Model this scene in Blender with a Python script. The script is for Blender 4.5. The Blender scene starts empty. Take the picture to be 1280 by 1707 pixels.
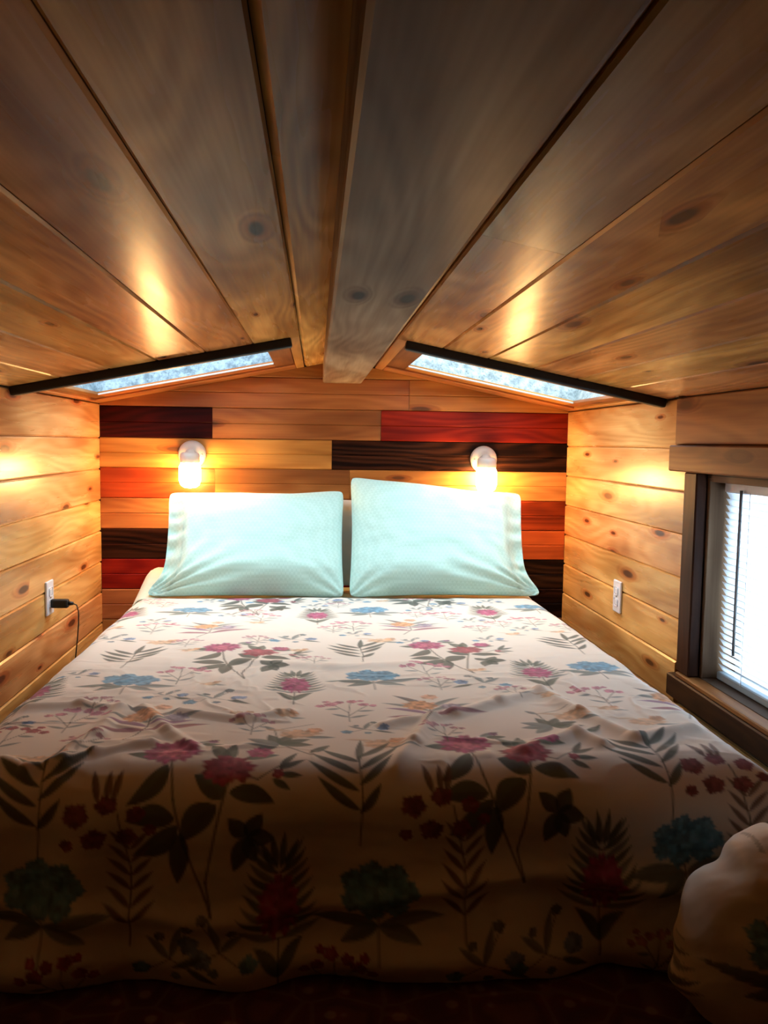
import bpy, bmesh, math, random
import numpy as np
from mathutils import Matrix, Vector
random.seed(7); RNG = np.random.default_rng(11)
S = bpy.context.scene
COL = S.collection

# ------------------------------------------------------------------ camera
CAM_P, CAM_Y, CAM_R, FPX = 0.0832, 0.08195, 0.01413, 1382.0
cd = bpy.data.cameras.new('camera'); cam = bpy.data.objects.new('camera', cd); COL.objects.link(cam)
_f = Vector((math.sin(CAM_Y)*math.cos(CAM_P), math.cos(CAM_Y)*math.cos(CAM_P), -math.sin(CAM_P)))
_r = Vector((math.cos(CAM_Y), -math.sin(CAM_Y), 0)); _d = _f.cross(_r)
_r2 = math.cos(CAM_R)*_r - math.sin(CAM_R)*_d; _d2 = math.sin(CAM_R)*_r + math.cos(CAM_R)*_d
cam.matrix_world = Matrix(((_r2.x, -_d2.x, -_f.x, -0.0951), (_r2.y, -_d2.y, -_f.y, -3.568), (_r2.z, -_d2.z, -_f.z, 1.0), (0, 0, 0, 1)))
cd.sensor_fit = 'VERTICAL'; cd.sensor_height = 36.0; cd.lens = 36.0*FPX/1707.0; cd.clip_start = 0.02
S.camera = cam

# ------------------------------------------------------------------ world, exposure
SKY = 7.5
LAMP = 112.0
S.cycles.max_bounces = 5; S.cycles.diffuse_bounces = 3; S.cycles.glossy_bounces = 3; S.cycles.transmission_bounces = 4; S.cycles.transparent_max_bounces = 6; S.cycles.caustics_reflective = False; S.cycles.caustics_refractive = False
w = bpy.data.worlds.new('overcast_sky'); S.world = w; w.use_nodes = True
wn = w.node_tree.nodes; wl = w.node_tree.links; bg = wn['Background']
tc = wn.new('ShaderNodeTexCoord'); nz = wn.new('ShaderNodeTexNoise'); nz.inputs['Scale'].default_value = 2.2; nz.inputs['Detail'].default_value = 6
cr = wn.new('ShaderNodeValToRGB'); cr.color_ramp.elements[0].position = .35; cr.color_ramp.elements[1].position = .7
cr.color_ramp.elements[0].color = (.74, .90, 1, 1); cr.color_ramp.elements[1].color = (.97, .99, 1, 1)
wl.new(tc.outputs['Generated'], nz.inputs['Vector']); wl.new(nz.outputs['Fac'], cr.inputs['Fac']); wl.new(cr.outputs['Color'], bg.inputs['Color'])
bg.inputs['Strength'].default_value = SKY
vs = S.view_settings; vs.view_transform = 'Standard'; vs.look = 'None'; vs.gamma = 1.0; vs.exposure = 0.2; vs.use_curve_mapping = False

def portal(name, loc, xdir, zdir, sx, sy):          # sampling aid at a real opening; gives no light of its own
    l = bpy.data.lights.new(name, 'AREA'); l.shape = 'RECTANGLE'; l.size = sx; l.size_y = sy; l.cycles.is_portal = True
    o = bpy.data.objects.new(name, l); COL.objects.link(o)
    z = -Vector(zdir).normalized(); x = Vector(xdir).normalized(); y = z.cross(x)
    o.matrix_world = Matrix(((x.x, y.x, z.x, loc[0]), (x.y, y.y, z.y, loc[1]), (x.z, y.z, z.z, loc[2]), (0, 0, 0, 1)))
SL = 0.197; SA = math.atan(SL); RZ = 1.345           # roof pitch, ridge height
portal('window_portal', (1.145, -1.62, .62), (0, 1, 0), (-1, 0, 0), .66, .56)
for s in (-1, 1):
    portal('skylight_portal', (s*.60, -.60, RZ-SL*.60+.135), (0, 1, 0), (-math.sin(SA)*s, 0, -math.cos(SA)), .84, .86)

# ------------------------------------------------------------------ material helpers
def nmat(name):
    m = bpy.data.materials.new(name); m.use_nodes = True
    nt = m.node_tree; return m, nt, nt.nodes['Principled BSDF']
def mk(nt, t, **k):
    n = nt.nodes.new(t)
    for a, b in k.items():
        if a in n.inputs: n.inputs[a].default_value = b
        else: setattr(n, a, b)
    return n
def ramp(nt, pts):
    n = nt.nodes.new('ShaderNodeValToRGB'); e = n.color_ramp.elements
    while len(e) < len(pts): e.new(.5)
    for i, (p, c) in enumerate(pts): e[i].position = p; e[i].color = (c[0], c[1], c[2], 1)
    return n
def mixc(nt, mode, fac, a, b):
    n = nt.nodes.new('ShaderNodeMix'); n.data_type = 'RGBA'; n.blend_type = mode
    for sock, v in ((n.inputs[0], fac), (n.inputs[6], a), (n.inputs[7], b)):
        if hasattr(v, 'is_output'): nt.links.new(v, sock)
        elif isinstance(v, (int, float)): sock.default_value = v
        else: sock.default_value = (v[0], v[1], v[2], 1)
    return n.outputs[2]
def math_(nt, op, a, b=None, c=None):
    n = nt.nodes.new('ShaderNodeMath'); n.operation = op
    for i, v in enumerate((a, b, c)):
        if v is None: continue
        if hasattr(v, 'is_output'): nt.links.new(v, n.inputs[i])
        else: n.inputs[i].default_value = v
    return n.outputs[0]
def wood(name, light, dark, knot=(.10, .035, .012), knots=.5, rough=.3, var=.25, coat=.0, streak=1.0, spec=.5, matte=0):
    """board running along local X: streaky grain, cathedral bands, scattered knots, tint per board"""
    m, nt, b = nmat(name); L = nt.links
    tx = mk(nt, 'ShaderNodeTexCoord'); oi = mk(nt, 'ShaderNodeObjectInfo')
    off = mk(nt, 'ShaderNodeVectorMath', operation='SCALE'); off.inputs[0].default_value = (37.3, 19.7, 53.1); L.new(oi.outputs['Random'], off.inputs['Scale'])
    add = mk(nt, 'ShaderNodeVectorMath', operation='ADD'); L.new(tx.outputs['Object'], add.inputs[0]); L.new(off.outputs[0], add.inputs[1])
    s3 = mk(nt, 'ShaderNodeSeparateXYZ'); L.new(add.outputs[0], s3.inputs[0]); cb = mk(nt, 'ShaderNodeCombineXYZ'); L.new(s3.outputs[0], cb.inputs[0])
    across = math_(nt, 'MULTIPLY_ADD', s3.outputs[1], .9, s3.outputs[2]); L.new(across, cb.inputs[1])
    P = cb.outputs[0]                                  # x along the board, y across it
    def mp(sx, sz):
        n = mk(nt, 'ShaderNodeVectorMath', operation='MULTIPLY'); n.inputs[1].default_value = (sx, sz, 0); L.new(P, n.inputs[0]); return n.outputs[0]
    # knots: voronoi cells, a few of them chosen, squashed along the grain
    vo = mk(nt, 'ShaderNodeTexVoronoi', voronoi_dimensions='2D', Scale=1.0, Randomness=.9); L.new(mp(2.8, 10.5), vo.inputs['Vector'])
    sep = mk(nt, 'ShaderNodeSeparateColor'); L.new(vo.outputs['Color'], sep.inputs[0])
    pick = math_(nt, 'GREATER_THAN', sep.outputs[0], 1-knots)
    size = math_(nt, 'MULTIPLY_ADD', sep.outputs[1], .11, .05)
    rel = math_(nt, 'DIVIDE', vo.outputs['Distance'], size)
    kn = mk(nt, 'ShaderNodeMapRange', interpolation_type='SMOOTHSTEP'); L.new(rel, kn.inputs['Value'])
    for k, v in (('From Min', 1.05), ('From Max', .55), ('To Min', 0), ('To Max', 1)): kn.inputs[k].default_value = v
    knot_f = math_(nt, 'MULTIPLY', kn.outputs[0], pick)
    hl = mk(nt, 'ShaderNodeMapRange', interpolation_type='SMOOTHSTEP'); L.new(rel, hl.inputs['Value'])
    for k, v in (('From Min', 2.3), ('From Max', .9), ('To Min', 0), ('To Max', 1)): hl.inputs[k].default_value = v
    halo = math_(nt, 'MULTIPLY', hl.outputs[0], pick)
    # grain, bent round the knots
    n1 = mk(nt, 'ShaderNodeTexNoise', noise_dimensions='2D', Scale=1.0, Detail=3.0, Roughness=.6); L.new(mp(1.1, 15), n1.inputs['Vector'])
    wob = mk(nt, 'ShaderNodeTexNoise', noise_dimensions='2D', Scale=1.0, Detail=1.0); L.new(mp(1.3, 7), wob.inputs['Vector'])
    ph = math_(nt, 'MULTIPLY_ADD', wob.outputs['Fac'], 42.0, math_(nt, 'MULTIPLY', across, 130.0))
    ph = math_(nt, 'MULTIPLY_ADD', halo, 9.0, ph)
    band = math_(nt, 'MULTIPLY_ADD', math_(nt, 'SINE', ph), .5, .5)
    n2 = mk(nt, 'ShaderNodeTexNoise', noise_dimensions='2D', Scale=1.0, Detail=0.0); L.new(mp(5, 190), n2.inputs['Vector'])
    g = math_(nt, 'MULTIPLY_ADD', band, .24*streak, math_(nt, 'MULTIPLY_ADD', n1.outputs['Fac'], .75*streak, -.12*streak))
    g = math_(nt, 'MULTIPLY_ADD', n2.outputs['Fac'], .22, g)
    rp = ramp(nt, [(.18, light), (.95, dark)]); L.new(g, rp.inputs['Fac'])
    n3 = mk(nt, 'ShaderNodeTexNoise', noise_dimensions='2D', Scale=1.0, Detail=1.0); L.new(mp(1.7, 9), n3.inputs['Vector']); g3 = ramp(nt, [(.3, (.62, .52, .44)), (.62, (1.06, 1.04, 1.0))]); L.new(n3.outputs['Fac'], g3.inputs[0])
    rp_c = mixc(nt, 'MULTIPLY', 1.0, rp.outputs[0], g3.outputs[0])
    col = mixc(nt, 'MULTIPLY', math_(nt, 'MULTIPLY', halo, .6), rp_c, (dark[0]*1.2, dark[1]*.9, dark[2]*.7))
    col = mixc(nt, 'MIX', math_(nt, 'MULTIPLY', knot_f, .9), col, knot)
    hv = mk(nt, 'ShaderNodeHueSaturation')
    rnd2 = math_(nt, 'FRACT', math_(nt, 'MULTIPLY', oi.outputs['Random'], 7.31))
    L.new(math_(nt, 'MULTIPLY_ADD', oi.outputs['Random'], var, 1-var*.5), hv.inputs['Value'])
    L.new(math_(nt, 'MULTIPLY_ADD', rnd2, .024, .488), hv.inputs['Hue'])
    L.new(col, hv.inputs['Color']); L.new(hv.outputs[0], b.inputs['Base Color'])
    L.new(math_(nt, 'MULTIPLY_ADD', n1.outputs['Fac'], .16, rough-.08), b.inputs['Roughness'])
    b.inputs['Specular IOR Level'].default_value = spec; b.inputs['Coat Weight'].default_value = coat; b.inputs['Coat Roughness'].default_value = .18
    if matte:                                          # satin: part bare wood, part varnish
        df = mk(nt, 'ShaderNodeBsdfDiffuse'); L.new(hv.outputs[0], df.inputs[0]); mx = mk(nt, 'ShaderNodeMixShader'); mx.inputs[0].default_value = matte
        L.new(b.outputs[0], mx.inputs[1]); L.new(df.outputs[0], mx.inputs[2]); L.new(mx.outputs[0], nt.nodes['Material Output'].inputs[0])
    return m
def plain(name, c, rough=.5, metal=0, bump=None, emit=None, estr=0):
    m, nt, b = nmat(name); b.inputs['Base Color'].default_value = (*c, 1); b.inputs['Roughness'].default_value = rough; b.inputs['Metallic'].default_value = metal
    n = mk(nt, 'ShaderNodeTexNoise', Scale=(bump or (60, .05))[0], Detail=3.0); tx = mk(nt, 'ShaderNodeTexCoord'); nt.links.new(tx.outputs['Object'], n.inputs['Vector'])
    col = mixc(nt, 'MULTIPLY', .25, c, n.outputs['Color']); nt.links.new(mixc(nt, 'MIX', .5, c, col), b.inputs['Base Color'])
    bp = mk(nt, 'ShaderNodeBump', Strength=(bump or (60, .05))[1], Distance=.002); nt.links.new(n.outputs['Fac'], bp.inputs['Height']); nt.links.new(bp.outputs[0], b.inputs['Normal'])
    if emit: b.inputs['Emission Color'].default_value = (*emit, 1); b.inputs['Emission Strength'].default_value = estr
    return m

M = {}
M['pine'] = wood('pine_wall', (.88, .54, .21), (.58, .27, .07), knot=(.075, .022, .008), knots=.24, rough=.28, streak=1.2, spec=.4)
M['ceil'] = wood('pine_ceiling', (.84, .45, .15), (.40, .165, .04), knot=(.04, .014, .006), knots=.22, rough=.27, var=.3, streak=1.2, spec=.2, matte=.55)
M['beam'] = wood('beam_wood', (.44, .34, .20), (.22, .145, .07), knot=(.02, .010, .006), knots=.20, rough=.42, var=.1, streak=1.1, spec=.2, matte=.6)
M['b_pine'] = wood('headwall_pine', (.62, .28, .07), (.36, .12, .022), knots=.35, rough=.38, spec=.35)
M['b_tan'] = wood('headwall_tan', (.44, .18, .05), (.25, .08, .018), knots=.3, rough=.38, spec=.35)
M['b_red'] = wood('headwall_red', (.36, .040, .008), (.16, .013, .003), knots=.15, rough=.38, spec=.3, streak=1.4, matte=.4)
M['b_orange'] = wood('headwall_orange', (.58, .125, .018), (.36, .058, .009), knots=.15, rough=.38, spec=.3)
M['b_dark'] = wood('headwall_walnut', (.060, .019, .008), (.007, .0025, .0015), knots=.15, rough=.42, streak=1.6, spec=.2, matte=.6)
M['b_maroon'] = wood('headwall_maroon', (.075, .011, .005), (.022, .005, .003), knots=.15, rough=.42, spec=.2, streak=1.4, matte=.6)
M['trim_pine'] = wood('skylight_trim_wood', (.60, .27, .075), (.36, .13, .03), knots=.15, rough=.4, spec=.3)
M['trim_dark'] = wood('window_trim_wood', (.075, .030, .011), (.025, .010, .005), knots=.25, rough=.5, spec=.15)
M['trim_mid'] = wood('window_header_wood', (.30, .135, .040), (.14, .055, .016), knots=.3, rough=.5, spec=.2)
M['jamb'] = wood('weathered_jamb', (.26, .175, .11), (.10, .06, .035), knots=.3, rough=.6, spec=.15)
M['header'] = wood('pine_header_wood', (.56, .28, .085), (.30, .12, .032), knots=.4, rough=.4, spec=.35, streak=1.3)
M['cabin'] = wood('cabin_dark_wood', (.10, .05, .022), (.05, .022, .010), knots=.3, rough=.5, spec=.3)
M['back'] = plain('board_backing', (.06, .035, .018), .8)
M['black'] = plain('black_bar', (.006, .005, .005), .5)
M['white_metal'] = plain('white_enamel', (.60, .53, .47), .4)
M['white_plastic'] = plain('white_plastic', (.80, .80, .84), .4)
M['screw'] = plain('screw_steel', (.4, .38, .36), .35, 1)
M['black_plastic'] = plain('black_plastic', (.008, .008, .008), .4)
M['vinyl'] = plain('pale_vinyl_frame', (.70, .76, .80), .45)
M['wand'] = plain('clear_grey_wand', (.16, .17, .18), .3)
M['rail'] = plain('blue_grey_blind_rail', (.36, .47, .56), .4)
m, nt, b = nmat('jar_glass_lit'); b.inputs['Base Color'].default_value = (.95, .9, .82, 1); b.inputs['Roughness'].default_value = .25
b.inputs['Emission Color'].default_value = (1, .52, .17, 1); b.inputs['Emission Strength'].default_value = LAMP; M['jar'] = m
m, nt, b = nmat('blind_slat'); b.inputs['Base Color'].default_value = (.86, .88, .9, 1); b.inputs['Roughness'].default_value = .5
tr = mk(nt, 'ShaderNodeBsdfTranslucent'); tr.inputs[0].default_value = (.85, .9, .95, 1); mx = mk(nt, 'ShaderNodeMixShader'); mx.inputs[0].default_value = .75
nt.links.new(b.outputs[0], mx.inputs[1]); nt.links.new(tr.outputs[0], mx.inputs[2]); nt.links.new(mx.outputs[0], nt.nodes['Material Output'].inputs[0]); M['slat'] = m
def glass(name, frost, tint, sc):
    m, nt, b = nmat(name); L = nt.links
    t = mk(nt, 'ShaderNodeBsdfTransparent'); t.inputs[0].default_value = (*tint, 1)
    d = mk(nt, 'ShaderNodeBsdfTranslucent'); d.inputs[0].default_value = (.86, .93, .97, 1)
    df = mk(nt, 'ShaderNodeBsdfDiffuse'); df.inputs[0].default_value = (.5, .56, .6, 1)
    tx = mk(nt, 'ShaderNodeTexCoord'); n = mk(nt, 'ShaderNodeTexNoise', Scale=sc, Detail=5.0, Roughness=.65); L.new(tx.outputs['Object'], n.inputs['Vector'])
    r = ramp(nt, [(.42, (0, 0, 0)), (.58, (1, 1, 1))]); L.new(n.outputs['Fac'], r.inputs[0])
    m0 = mk(nt, 'ShaderNodeMixShader'); L.new(math_(nt, 'MULTIPLY', r.outputs[0], .6), m0.inputs[0]); L.new(d.outputs[0], m0.inputs[1]); L.new(df.outputs[0], m0.inputs[2])
    m1 = mk(nt, 'ShaderNodeMixShader'); m1.inputs[0].default_value = frost
    L.new(t.outputs[0], m1.inputs[1]); L.new(m0.outputs[0], m1.inputs[2])
    gl = mk(nt, 'ShaderNodeBsdfGlossy', Roughness=.03); fr = mk(nt, 'ShaderNodeFresnel', IOR=1.3)
    m2 = mk(nt, 'ShaderNodeMixShader'); L.new(math_(nt, 'MULTIPLY', fr.outputs[0], .5), m2.inputs[0]); L.new(m1.outputs[0], m2.inputs[1]); L.new(gl.outputs[0], m2.inputs[2])
    L.new(m2.outputs[0], nt.nodes['Material Output'].inputs[0]); return m
M['glass'] = glass('window_glass', .02, (.95, .98, 1), 40)
M['frost'] = glass('skylight_glass', .10, (.92, .97, 1), 26)
def liner(name, a, c):
    m, nt, b = nmat(name); tx = mk(nt, 'ShaderNodeTexCoord'); n = mk(nt, 'ShaderNodeTexNoise', Scale=30.0, Detail=5.0, Roughness=.7); nt.links.new(tx.outputs['Object'], n.inputs['Vector'])
    v = mk(nt, 'ShaderNodeTexVoronoi', Scale=75.0); nt.links.new(tx.outputs['Object'], v.inputs['Vector'])
    r = ramp(nt, [(.38, a), (.62, c)]); nt.links.new(n.outputs['Fac'], r.inputs[0]); rv = ramp(nt, [(.1, (.35, .4, .42)), (.3, (1, 1, 1))]); nt.links.new(v.outputs['Distance'], rv.inputs[0])
    nt.links.new(mixc(nt, 'MULTIPLY', .8, r.outputs[0], rv.outputs[0]), b.inputs['Base Color']); b.inputs['Roughness'].default_value = .45
    bp = mk(nt, 'ShaderNodeBump', Strength=.6, Distance=.006); nt.links.new(n.outputs['Fac'], bp.inputs['Height']); nt.links.new(bp.outputs[0], b.inputs['Normal']); return m
M['liner_a'] = liner('blue_grey_skylight_liner', (.055, .09, .12), (.22, .29, .33))
M['liner_b'] = liner('pale_skylight_liner', (.13, .165, .17), (.36, .41, .41))

# ------------------------------------------------------------------ mesh helpers
def link(name, me, mat, parent=None, mw=None, smooth=False):
    o = bpy.data.objects.new(name, me); COL.objects.link(o)
    if mat and not me.materials: me.materials.append(mat)
    if parent: o.parent = parent
    if mw is not None: o.matrix_local = mw
    if smooth: me.polygons.foreach_set('use_smooth', [True]*len(me.polygons))
    return o
def frame(loc, x=(1, 0, 0), z=(0, 0, 1)):
    x = Vector(x).normalized(); z = Vector(z).normalized(); y = z.cross(x)
    return Matrix(((x.x, y.x, z.x, loc[0]), (x.y, y.y, z.y, loc[1]), (x.z, y.z, z.z, loc[2]), (0, 0, 0, 1)))
def bm_box(bm, sx, sy, sz, c=(0, 0, 0)):
    r = bmesh.ops.create_cube(bm, size=1.0)
    bmesh.ops.scale(bm, vec=(sx, sy, sz), verts=r['verts']); bmesh.ops.translate(bm, vec=c, verts=r['verts'])
def box(name, size, mw, mat, parent=None, bev=.003, seg=1):
    bm = bmesh.new(); bm_box(bm, *size)
    if bev: bmesh.ops.bevel(bm, geom=bm.edges[:], offset=bev, segments=seg, affect='EDGES', profile=.5)
    me = bpy.data.meshes.new(name); bm.to_mesh(me); bm.free()
    return link(name, me, mat, parent, mw if isinstance(mw, Matrix) else Matrix.Translation(mw))
def plank(name, L, wd, mw, mat, parent, th=.016, ch=.004, mid=False, clip=None):
    """local X = length, Z = width, face towards -Y at Y=0"""
    h = wd/2 - .0006
    pr = [(th, -h), (ch, -h), (0, -h+ch)]
    if mid: pr += [(0, -.003), (.0028, 0), (0, .003)]
    pr += [(0, h-ch), (ch, h), (th, h)]
    bm = bmesh.new(); rows = []
    for x in (-L/2, L/2): rows.append([bm.verts.new((x, y, z)) for y, z in pr])
    n = len(pr)
    for i in range(n):
        j = (i+1) % n; bm.faces.new((rows[0][i], rows[0][j], rows[1][j], rows[1][i]))
    bm.faces.new(rows[0][::-1]); bm.faces.new(rows[1])
    if clip:
        inv = mw.inverted()
        for co, no in clip:
            c = inv @ Vector(co); nn = (inv.to_3x3() @ Vector(no)).normalized()
            r = bmesh.ops.bisect_plane(bm, geom=bm.verts[:]+bm.edges[:]+bm.faces[:], plane_co=c, plane_no=nn, clear_outer=True)
            ed = [e for e in r['geom_cut'] if isinstance(e, bmesh.types.BMEdge)]
            if ed: bmesh.ops.holes_fill(bm, edges=ed)
    bmesh.ops.recalc_face_normals(bm, faces=bm.faces[:])
    me = bpy.data.meshes.new(name); bm.to_mesh(me); bm.free()
    return link(name, me, mat, parent, mw)
def lathe(name, prof, mw, mat, parent, seg=24, smooth=True):
    """profile (r, h) spun round local Z"""
    vv = []; ff = []; n = len(prof)
    for i in range(seg):
        a = 2*math.pi*i/seg
        for r, h in prof: vv.append((r*math.cos(a), r*math.sin(a), h))
    for i in range(seg):
        j = (i+1) % seg
        for k in range(n-1): ff.append((i*n+k, j*n+k, j*n+k+1, i*n+k+1))
    me = bpy.data.meshes.new(name); me.from_pydata(vv, [], ff)
    bm = bmesh.new(); bm.from_mesh(me); bmesh.ops.remove_doubles(bm, verts=bm.verts[:], dist=1e-5); bmesh.ops.recalc_face_normals(bm, faces=bm.faces[:]); bm.to_mesh(me); bm.free()
    return link(name, me, mat, parent, mw, smooth)
def tube(name, pts, rad, mat, parent=None, seg=8):
    pts = [Vector(p) for p in pts]; vv = []; ff = []
    for i, p in enumerate(pts):
        t = (pts[min(i+1, len(pts)-1)]-pts[max(i-1, 0)]).normalized()
        a = t.orthogonal().normalized() if i == 0 else (a - t*a.dot(t)).normalized()
        bb = t.cross(a)
        for k in range(seg):
            q = 2*math.pi*k/seg; vv.append(p + rad*(math.cos(q)*a + math.sin(q)*bb))
    for i in range(len(pts)-1):
        for k in range(seg):
            k2 = (k+1) % seg; ff.append((i*seg+k, i*seg+k2, (i+1)*seg+k2, (i+1)*seg+k))
    ff += [tuple(range(seg))[::-1], tuple((len(pts)-1)*seg+k for k in range(seg))]
    me = bpy.data.meshes.new(name); me.from_pydata(vv, [], ff); return link(name, me, mat, parent, None, True)
def tag(o, label=None, cat=None, group=None, kind=None):
    for k, v in (('label', label), ('category', cat), ('group', group), ('kind', kind)):
        if v: o[k] = v
    return o
def empty(name, loc=(0, 0, 0)):
    o = bpy.data.objects.new(name, None); COL.objects.link(o); o.location = loc; o.empty_display_size = .05; return o
def grid_mesh(name, P, mat, parent=None, smooth=True, col=None):
    nv, nu = P.shape[:2]
    me = bpy.data.meshes.new(name); me.vertices.add(nv*nu); me.vertices.foreach_set('co', P.reshape(-1).astype(np.float32))
    i = np.arange(nv*nu).reshape(nv, nu); q = np.stack([i[:-1, :-1], i[:-1, 1:], i[1:, 1:], i[1:, :-1]], -1).reshape(-1)
    nf = (nv-1)*(nu-1); me.loops.add(nf*4); me.loops.foreach_set('vertex_index', q.astype(np.int32))
    me.polygons.add(nf); me.polygons.foreach_set('loop_start', np.arange(0, nf*4, 4, dtype=np.int32)); me.polygons.foreach_set('loop_total', np.full(nf, 4, np.int32))
    me.update(calc_edges=True)
    if col is not None:
        a = me.color_attributes.new('print', 'FLOAT_COLOR', 'POINT'); a.data.foreach_set('color', np.concatenate([col, np.ones(col.shape[:2]+(1,))], -1).reshape(-1).astype(np.float32))
    me.polygons.foreach_set('use_smooth', np.ones(nf, bool))
    return link(name, me, mat, parent)
def vnoise(x, y, seed=0):
    r = np.random.default_rng(seed).random((64, 64)); xi = np.floor(x).astype(int); yi = np.floor(y).astype(int); fx = x-xi; fy = y-yi
    fx = fx*fx*fx*(fx*(fx*6-15)+10); fy = fy*fy*fy*(fy*(fy*6-15)+10); g = lambda a, b_: r[a % 64, b_ % 64]
    return (g(xi, yi)*(1-fx)+g(xi+1, yi)*fx)*(1-fy)+(g(xi, yi+1)*(1-fx)+g(xi+1, yi+1)*fx)*fy
def fbm(x, y, seed=0, o=4):
    s = 0; a = 1; t = 0
    for k in range(o): s = s+a*vnoise(x*2**k, y*2**k, seed+k); t += a; a *= .5
    return s/t*2-1

YB = -5.2     # the loft goes on behind the camera
zc = lambda x: RZ-SL*abs(x)
# ------------------------------------------------------------------ floor
fl = box('floor', (2.2, 5.4, .06), (0, -2.55, -.046), M['back'], None, 0); tag(fl, kind='structure')
for i in range(13):
    x = -1+.0769+i*.1538
    plank('floor_plank', 5.2, .1538, Matrix(((0, 0, 1, x), (1, 0, 0, -2.6), (0, -1, 0, 0), (0, 0, 0, 1))), M['trim_mid'], fl)

# ------------------------------------------------------------------ back wall of mixed stained planks
bm = bmesh.new()
pts = [(-1.1, -.05), (1.1, -.05), (1.1, zc(1)+.02), (0, RZ+.03), (-1.1, zc(1)+.02)]
f0 = [bm.verts.new((x, .0165, z)) for x, z in pts]; f1 = [bm.verts.new((x, .08, z)) for x, z in pts]
bm.faces.new(f0); bm.faces.new(f1[::-1])
for i in range(5): bm.faces.new((f0[i], f1[i], f1[(i+1) % 5], f0[(i+1) % 5]))
bmesh.ops.recalc_face_normals(bm, faces=bm.faces[:]); me = bpy.data.meshes.new('wall_back'); bm.to_mesh(me); bm.free()
wb = link('wall_back', me, M['back']); tag(wb, kind='structure')
clipR = ((0, 0, RZ-.0005), (SL, 0, 1)); clipL = ((0, 0, RZ-.0005), (-SL, 0, 1))
ROWZ = [1.40, 1.27, 1.139, 1.008, .882, .753, .623, .494, .364, .234, .104, -.02]
ROWS = [
    [(-.62, 'b_tan'), (.1, 'b_pine'), (.62, None)],
    [(-1, 'b_tan'), (.30, 'b_pine'), (1, None)],
    [(-1, 'b_maroon'), (-.535, 'b_tan'), (.18, 'b_red'), (1, None)],
    [(-1, 'b_pine'), (-.03, 'b_dark'), (1, None)],
    [(-1, 'b_orange'), (-.525, 'b_tan'), (.047, 'b_pine'), (1, None)],
    [(-1, 'b_pine'), (-.2, 'b_tan'), (.35, 'b_red'), (1, None)],
    [(-1, 'b_dark'), (-.1, 'b_pine'), (.3, 'b_orange'), (1, None)],
    [(-1, 'b_red'), (.05, 'b_tan'), (.5, 'b_dark'), (1, None)],
    [(-1, 'b_tan'), (.2, 'b_dark'), (1, None)],
    [(-1, 'b_pine'), (.1, 'b_tan'), (1, None)],
    [(-1, 'b_tan'), (-.1, 'b_pine'), (1, None)]]
for k, row in enumerate(ROWS):
    z0, z1 = ROWZ[k+1], ROWZ[k]
    for (xa, mt), (xb, _) in zip(row[:-1], row[1:]):
        plank('plank', xb-xa-.001, z1-z0, frame(((xa+xb)/2, RNG.uniform(-.0012, .0012), (z0+z1)/2)), M[mt], wb, mid=True, ch=.003, clip=[clipL, clipR] if z1 > 1.1 else None)

# ------------------------------------------------------------------ side walls
def backing(name, boxes):
    bm = bmesh.new()
    for s, c in boxes: bm_box(bm, *s, c)
    me = bpy.data.meshes.new(name); bm.to_mesh(me); bm.free(); o = link(name, me, M['back']); tag(o, kind='structure'); return o
EV = zc(1)
WY0, WY1, WZ0, WZ1 = -1.95, -1.29, .335, .915        # opening of the right window
wlft = backing('wall_left', [((.06, 5.3, EV+.05), (-1.047, -2.58, EV/2-.025))])
rb = [1.148]+[1.005-.131*k for k in range(9)]
for k in range(9):
    ends = [0, -5.2] if k % 2 else [0, -2.6-.2*k, -5.2]
    for a, c in zip(ends[:-1], ends[1:]):
        plank('plank', a-c-.001, rb[k]-rb[k+1], frame((-1+RNG.uniform(-.001, .001), (a+c)/2, (rb[k]+rb[k+1])/2), (0, 1, 0)), M['pine'], wlft, ch=.005)
t = .06; xm = 1.047
wr = backing('wall_right', [((t, 1.29+.07, EV+.05), (xm, -.61, EV/2-.025)), ((t, 3.25, EV+.05), (xm, -1.95-3.25/2, EV/2-.025)),
                            ((t, .66, WZ0+.05), (xm, -1.62, WZ0/2-.025)), ((t, .66, EV-WZ1), (xm, -1.62, (EV+WZ1)/2))])
rb = [1.148]+[.996-.1295*k for k in range(9)]
for k in range(9):
    zm = (rb[k]+rb[k+1])/2
    if k == 0: segs = [(0, -1.118), (-2.16, -5.2)]
    elif rb[k] > .36 and k <= 5: segs = [(0, -1.208), (-2.04, -5.2)]
    elif k == 6: segs = [(0, -1.166), (-2.08, -5.2)]
    else: segs = [(0, -2.4), (-2.4, -5.2)]
    for a, c in segs:
        plank('plank', a-c-.001, rb[k]-rb[k+1], frame((1+RNG.uniform(-.001, .001), (a+c)/2, zm), (0, -1, 0)), M['pine'], wr, ch=.005)
bk = backing('wall_front', [((2.2, .06, 1.5), (0, YB-.03, .7))])
for k in range(11): 
    z0 = -.0+.131*k
    plank('plank', 2.0, .131, frame((0, YB+.017, z0+.0655), (-1, 0, 0)), M['cabin'], bk, clip=[clipL, clipR])

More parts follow.
